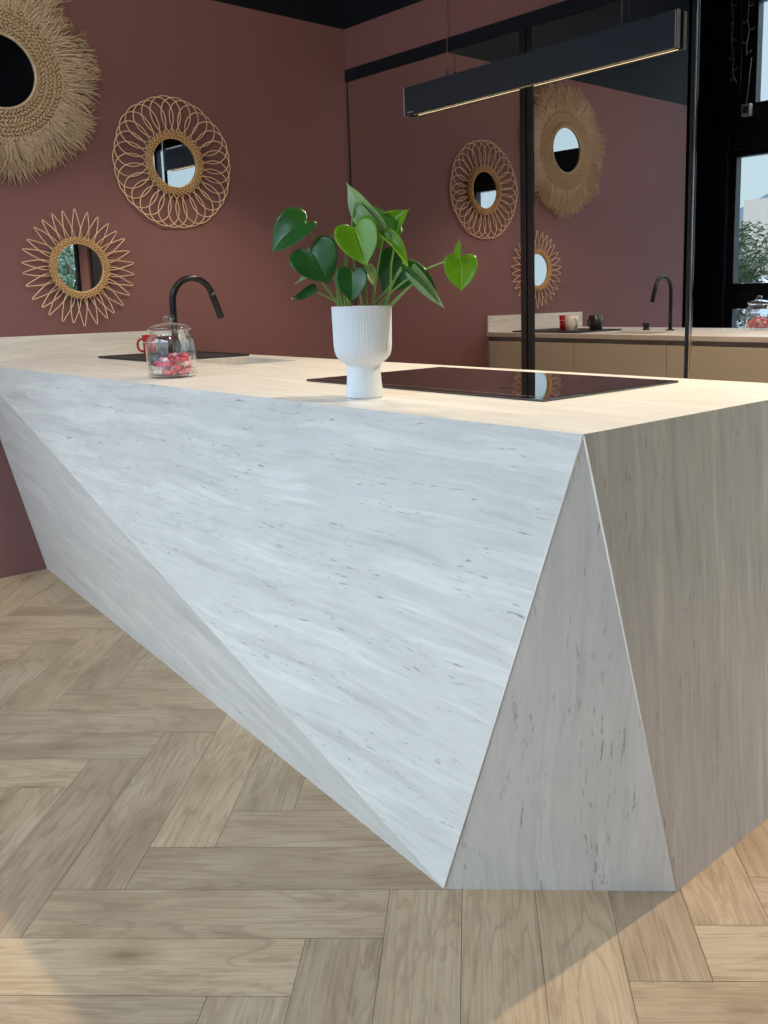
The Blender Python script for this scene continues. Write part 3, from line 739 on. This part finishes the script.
for k in range(2600):
    a = rn.uniform(0, 2*PI); bunch = .5+.5*math.sin(a*23+2*math.sin(a*5)); da = rn.gauss(0, .10) + .10*math.sin(a*9+1)
    r0 = rn.uniform(.24, .28); ln = rn.uniform(.85, 1.0)*(.416 + .014*math.sin(a*7) + .010*math.sin(a*13+2)) * (1.0 if rn.random() > .02 else 1.06)
    x0_ = rn.uniform(.016, .034); lift = rn.uniform(-.010, .035)
    P = []
    for j in range(5):
        t = j/4; rr = r0+(ln-r0)*t; aa = a+da*t*(.6+.4*t)
        P.append(Vector((max(.004, x0_+lift*t-.02*t*t), cy+rr*math.cos(aa), cz+rr*math.sin(aa))))
    b.tube(P, [.0021, .0021, .0019, .0017, .0008], 3, cap=False)
b.build('seagrass_fringe', M['seagrass'], r)

# ------------------------------------------------------------------ linear pendant lamp, hung just in front of the mirrors
lx0, lx1, lz0, lz1, ly0, ly1 = .490, 1.997, 1.983, 2.112, -.032, -.013
LT = (2.000-1.983)/(1.997-.490)
lp = empty('pendant_lamp', ((lx0+lx1)/2, -.024, lz0), 'long slim anthracite bar pendant lamp hanging before the wall mirrors', 'lamp')
def tilted(b):      # the bar hangs a touch higher at its free end
    b.v = [(x_, y_, z_+(x_-lx0)*LT) for x_, y_, z_ in b.v]; return b
tilted(MB().box((lx0, ly0, lz0), (lx1, ly1, lz1))).build('lamp_body', M['lampbody'], lp, bevel=.0015)
tilted(MB().box((lx0-.004, ly0-.001, lz0-.001), (lx0, ly1+.001, lz1+.001))).build('end_cap', M['lampedge'], lp)
tilted(MB().box((lx1, ly0+.002, lz0-.001), (lx1+.003, ly1+.001, lz1+.001))).build('end_cap', M['lampedge'], lp)
tilted(MB().box((lx1-.006, ly0-.0012, lz0+.002), (lx1-.003, ly0+.001, lz1-.002))).build('seam_strip', M['lampedge'], lp)
tilted(MB().box((lx0+.05, ly1, lz0+.0004), (lx1-.02, ly1+.0012, lz0+.0022))).build('light_strip', M['led'], lp)
lg = MB()
for k in range(4): lg.box((lx0+.022+k*.010, ly0-.0006, lz0+.010), (lx0+.029+k*.010, ly0+.0005, lz0+.017-.002*(k % 2)))
lg.build('maker_mark', M['lampedge'], lp)
for cxx in (.786, 1.748):
    zt_ = lz1+(cxx-lx0)*LT
    MB().lathe([(.006, zt_), (.006, zt_+.022), (.003, zt_+.026), (0, zt_+.026)], 14, (cxx, -.0235, 0)).build('cable_grip', M['lampbody'], lp)
    MB().tube([(cxx, -.0235, zt_+.02), (cxx, -.0235, HT)], .0018, 6).build('cable', M['cable'], lp)

# ------------------------------------------------------------------ icicle light strings on the front column (seen in the mirror)
Y_ = YF+.085
def wire(pts, nm, lab, m, stubs=0, r=.0022, box=None):
    P = [Vector((p[0]-.0, Y_, p[1])) for p in pts]; o = empty(nm, P[-1], lab, 'light string' if stubs else 'cable')
    b = MB(); b.tube(P, r, 6)
    b.build('wire', m, o)
    for k in range(stubs):
        t = (k+.5)/stubs*(len(P)-1); i_ = int(t); p = P[i_].lerp(P[i_+1], t-i_); s_ = 1 if k % 2 else -1
        MB().tube([p, p+Vector((s_*.03, .0, -.012)), p+Vector((s_*.04, 0, .004))], .0022, 5).build('bulb_stub', m, o)
    return o
wm = mat('pale_wire', (.42, .42, .44), .5); bm = mat('brown_wire', (.12, .05, .035), .5); gm = mat('grey_wire', (.05, .05, .06), .5)
wire([(-.03, 3.70), (-.018, 3.34), (.005, 3.19), (-.005, 3.045), (.02, 2.89), (.01, 2.80), (.05, 2.72)], 'light_string', 'thin pale string of tiny lights hanging lower on the dark window column', wm, 7)
wire([(.135, 3.70), (.135, 3.30), (.125, 3.16), (.145, 3.087), (.125, 2.98), (.128, 2.90)], 'light_string', 'short pale string of tiny lights hanging above the wall socket box', wm, 6)
wire([(.055, 3.70), (.08, 3.1), (.085, 2.88), (.078, 2.60)], 'hanging_cable', 'thin brown cable hanging between the two light strings', bm, 0)
wire([(.17, 2.879), (.153, 2.685), (.14, 2.55)], 'plug_cable', 'pale cable running down into the wall socket box', wm, 0)
wire([(-.03, 3.26), (-.105, 2.916), (-.18, 2.567)], 'hanging_cable', 'thin grey cable slanting down the dark window column', gm, 0)
sb = empty('socket_box', (.14, YF+.06, 2.50), 'small pale socket box high on the dark window frame', 'socket')
MB().box((.105, YF+.05, 2.455), (.175, YF+.10, 2.545)).build('housing', wm, sb, bevel=.004)
MB().box((.118, YF+.10, 2.475), (.162, YF+.103, 2.525)).build('cover', gm, sb)

# ------------------------------------------------------------------ outside
MBg = MB().box((-60, -60, -.3), (60, YF-.14, -.12)); struct(MBg.build('ground_outside', mat('asphalt', (.16, .165, .17), .9, noise=.2, nscale=3)))
struct(MB().box((-60, .3, -.3), (60, 60, -.12)).build('ground_behind', mat('lawn', (.05, .12, .03), .9, noise=.4, nscale=5)))
def tree(name, loc, H_, R0, m, lab, cat, n=1500, seed=1):
    o = empty(name, loc, lab, cat); rn = random.Random(seed); lo = Vector(loc)
    b = MB(); b.tube([lo, lo+Vector((.05, 0, H_*.35)), lo+Vector((-.05, .05, H_*.7))], [.10*R0, .07*R0, .03*R0], 8)
    for k in range(8):
        a = rn.uniform(0, 2*PI); b.tube([lo+Vector((0, 0, H_*rn.uniform(.2, .5))), lo+Vector((math.cos(a)*R0*.7, math.sin(a)*R0*.7, H_*rn.uniform(.5, .9)))], [.04*R0, .012*R0], 5)
    b.build('trunk', mat('bark', (.10, .075, .05), .9), o)
    b = MB(); cl = [(lo+Vector((rn.uniform(-.6, .6)*R0, rn.uniform(-.6, .6)*R0, H_*rn.uniform(.25, .92))), R0*rn.uniform(.3, .55)) for _ in range(16)]
    for k in range(n):
        c0, rr = rn.choice(cl); v = Vector((rn.gauss(0, 1), rn.gauss(0, 1), rn.gauss(0, 1))).normalized()*rr*rn.random()**.35
        p = c0+v; s_ = .038*R0*rn.uniform(.6, 1.3); u_ = Vector((rn.gauss(0, 1), rn.gauss(0, 1), rn.gauss(0, 1))).normalized(); w_ = u_.orthogonal().normalized()
        b.add([p-u_*s_, p+w_*s_*.45, p+u_*s_, p-w_*s_*.45], [(0, 1, 2, 3)])
    b.build('foliage', m, o)
gl = mat('tree_leaves', (.07, .10, .045), .6, noise=.4, nscale=3); gd = mat('hedge_leaves', (.03, .085, .018), .6, noise=.4, nscale=4)
tree('tree', (-2.95, -9.0, -.12), 2.15, .75, gl, 'leafy green shrub-like tree outside the window, seen in the mirror', 'tree', 15000, 4)
for k, xx in enumerate((5.2, 7.6, 10.0)):
    tree('hedge_shrub', (xx, 1.9+.25*k, -.12), 2.9, .95, gd, ['dense green hedge shrub behind the end of the mirrored wall', 'dense green hedge shrub outside the back window, middle of three', 'dense green hedge shrub outside the back window, furthest right'][k], 'shrub', 7000, 10+k)
bd = empty('building', (-12, -26, -.12), 'cream and grey flat roofed building outside, seen in the mirror', 'building')
MB().box((-12.2, -27, -.12), (-8.6, -26, 4.05)).build('cream_wall', mat('cream_render', (.30, .27, .23), .8), bd)
g_ = MB(); g_.add([(-20, -37, -.12), (-6, -37, -.12), (-6, -37, 7.4), (-14, -37, 6.6), (-20, -37, 4.2)] + [(-20, -45, -.12), (-6, -45, -.12), (-6, -45, 7.4), (-14, -45, 6.6), (-20, -45, 4.2)], [(0, 1, 2, 3, 4), (9, 8, 7, 6, 5), (0, 4, 9, 5), (4, 3, 8, 9), (3, 2, 7, 8), (2, 1, 6, 7)])
g_.build('grey_block', mat('grey_cladding', (.10, .13, .16), .7), bd)
for k in range(6): MB().box((-17.0+k*1.1, -37.0, 3.9), (-16.3+k*1.1, -36.94, 4.8)).build('window', mat('dark_pane', (.05, .07, .09), .1), bd)
MB().box((-7.0, -60, -.12), (8, -34, 3.4)).build('long_block', mat('pale_cladding', (.42, .42, .42), .8), bd)
def car(x, y, col, lab):
    o = empty('car', (x, y, -.12), lab, 'car'); z = -.12
    prof = [(-2.1, .35), (-2.1, .75), (-1.95, .92), (-1.2, 1.0), (-.55, 1.42), (.75, 1.45), (1.45, 1.02), (1.95, .95), (2.1, .78), (2.1, .35)]
    b = MB(); n_ = len(prof); vs = [(x+p, y-.85, z+q_) for p, q_ in prof]+[(x+p, y+.85, z+q_) for p, q_ in prof]
    b.add(vs, [tuple(range(n_)), tuple(range(2*n_-1, n_-1, -1))]+[(i_, i_+n_, (i_+1) % n_+n_, (i_+1) % n_) for i_ in range(n_)]); b.build('body', mat('car_paint', col, .3, coat=.5), o, bevel=.06)
    for s_ in (-1, 1):
        g_ = MB(); yy = y+s_*.855
        g_.add([(x-1.05, yy, z+1.0), (x+1.2, yy, z+1.02), (x+.68, yy, z+1.36), (x-.5, yy, z+1.34)], [(0, 1, 2, 3)]); g_.build('side_window', mat('car_glass', (.03, .04, .05), .05), o)
        for w_ in (-1.3, 1.3): MB().tube([(x+w_, y+s_*.70, z+.32), (x+w_, y+s_*.88, z+.32)], .32, 24).build('wheel', mat('tyre', (.02, .02, .02), .8), o)
car(-4.2, -11.6, (.62, .66, .72), 'pale silver car parked outside, low in the mirrored window')
car(.8, -12.5, (.10, .12, .16), 'dark car parked outside the front window')

# ------------------------------------------------------------------ light
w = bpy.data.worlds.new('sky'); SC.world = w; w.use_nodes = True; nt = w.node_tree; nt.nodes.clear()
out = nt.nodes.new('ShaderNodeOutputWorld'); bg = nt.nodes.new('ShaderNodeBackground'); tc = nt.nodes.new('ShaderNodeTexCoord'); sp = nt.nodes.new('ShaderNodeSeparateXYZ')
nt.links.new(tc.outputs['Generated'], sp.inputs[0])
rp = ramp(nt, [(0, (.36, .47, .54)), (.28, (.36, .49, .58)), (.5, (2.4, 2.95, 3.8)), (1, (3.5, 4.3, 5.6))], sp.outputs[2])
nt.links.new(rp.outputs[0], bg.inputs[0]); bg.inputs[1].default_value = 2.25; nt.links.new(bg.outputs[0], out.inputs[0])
def light(kind, name, loc, tgt, energy, col, **kw):
    l = bpy.data.lights.new(name, kind); l.energy = energy; l.color = col
    for k_, v_ in kw.items(): setattr(l, k_, v_)
    o = bpy.data.objects.new(name, l); COL.objects.link(o); o.location = loc
    o.rotation_euler = (Vector(tgt)-Vector(loc)).to_track_quat('-Z', 'Y').to_euler(); return o
light('SUN', 'sun', (0, 10, 12), (0, 0, 0), 1.3, (1, .93, .82), angle=.009)
for sx_, en in ((3.08, 150), (2.2, 48), (1.1, 62)):
    light('SPOT', 'ceiling_spot', (sx_, -.69, 2.46), (sx_, -1.32, 0), en, (1, .84, .62), spot_size=math.radians(112), spot_blend=.5, shadow_soft_size=.018)
light('SPOT', 'wall_fill_spot', (2.3, -2.3, 3.6), (0, -1.2, 1.9), 95, (1, .86, .72), spot_size=math.radians(95), spot_blend=.8, shadow_soft_size=.08)  # added fill light with no fitting, lifts the dark upper burgundy wall
light('SPOT', 'side_fill_spot', (7.2, -1.6, 3.5), (3.1, -1.4, .3), 18, (1, .72, .48), spot_size=math.radians(50), spot_blend=.8, shadow_soft_size=.15)  # added warm fill from out of view, for the island's end slab

SC.view_settings.view_transform = 'Standard'; SC.view_settings.look = 'None'; SC.view_settings.gamma = 1; SC.view_settings.exposure = 0.0
SC.view_settings.use_curve_mapping = False
SC.cycles.max_bounces = 12; SC.cycles.glossy_bounces = 8; SC.cycles.transparent_max_bounces = 24; SC.cycles.diffuse_bounces = 5
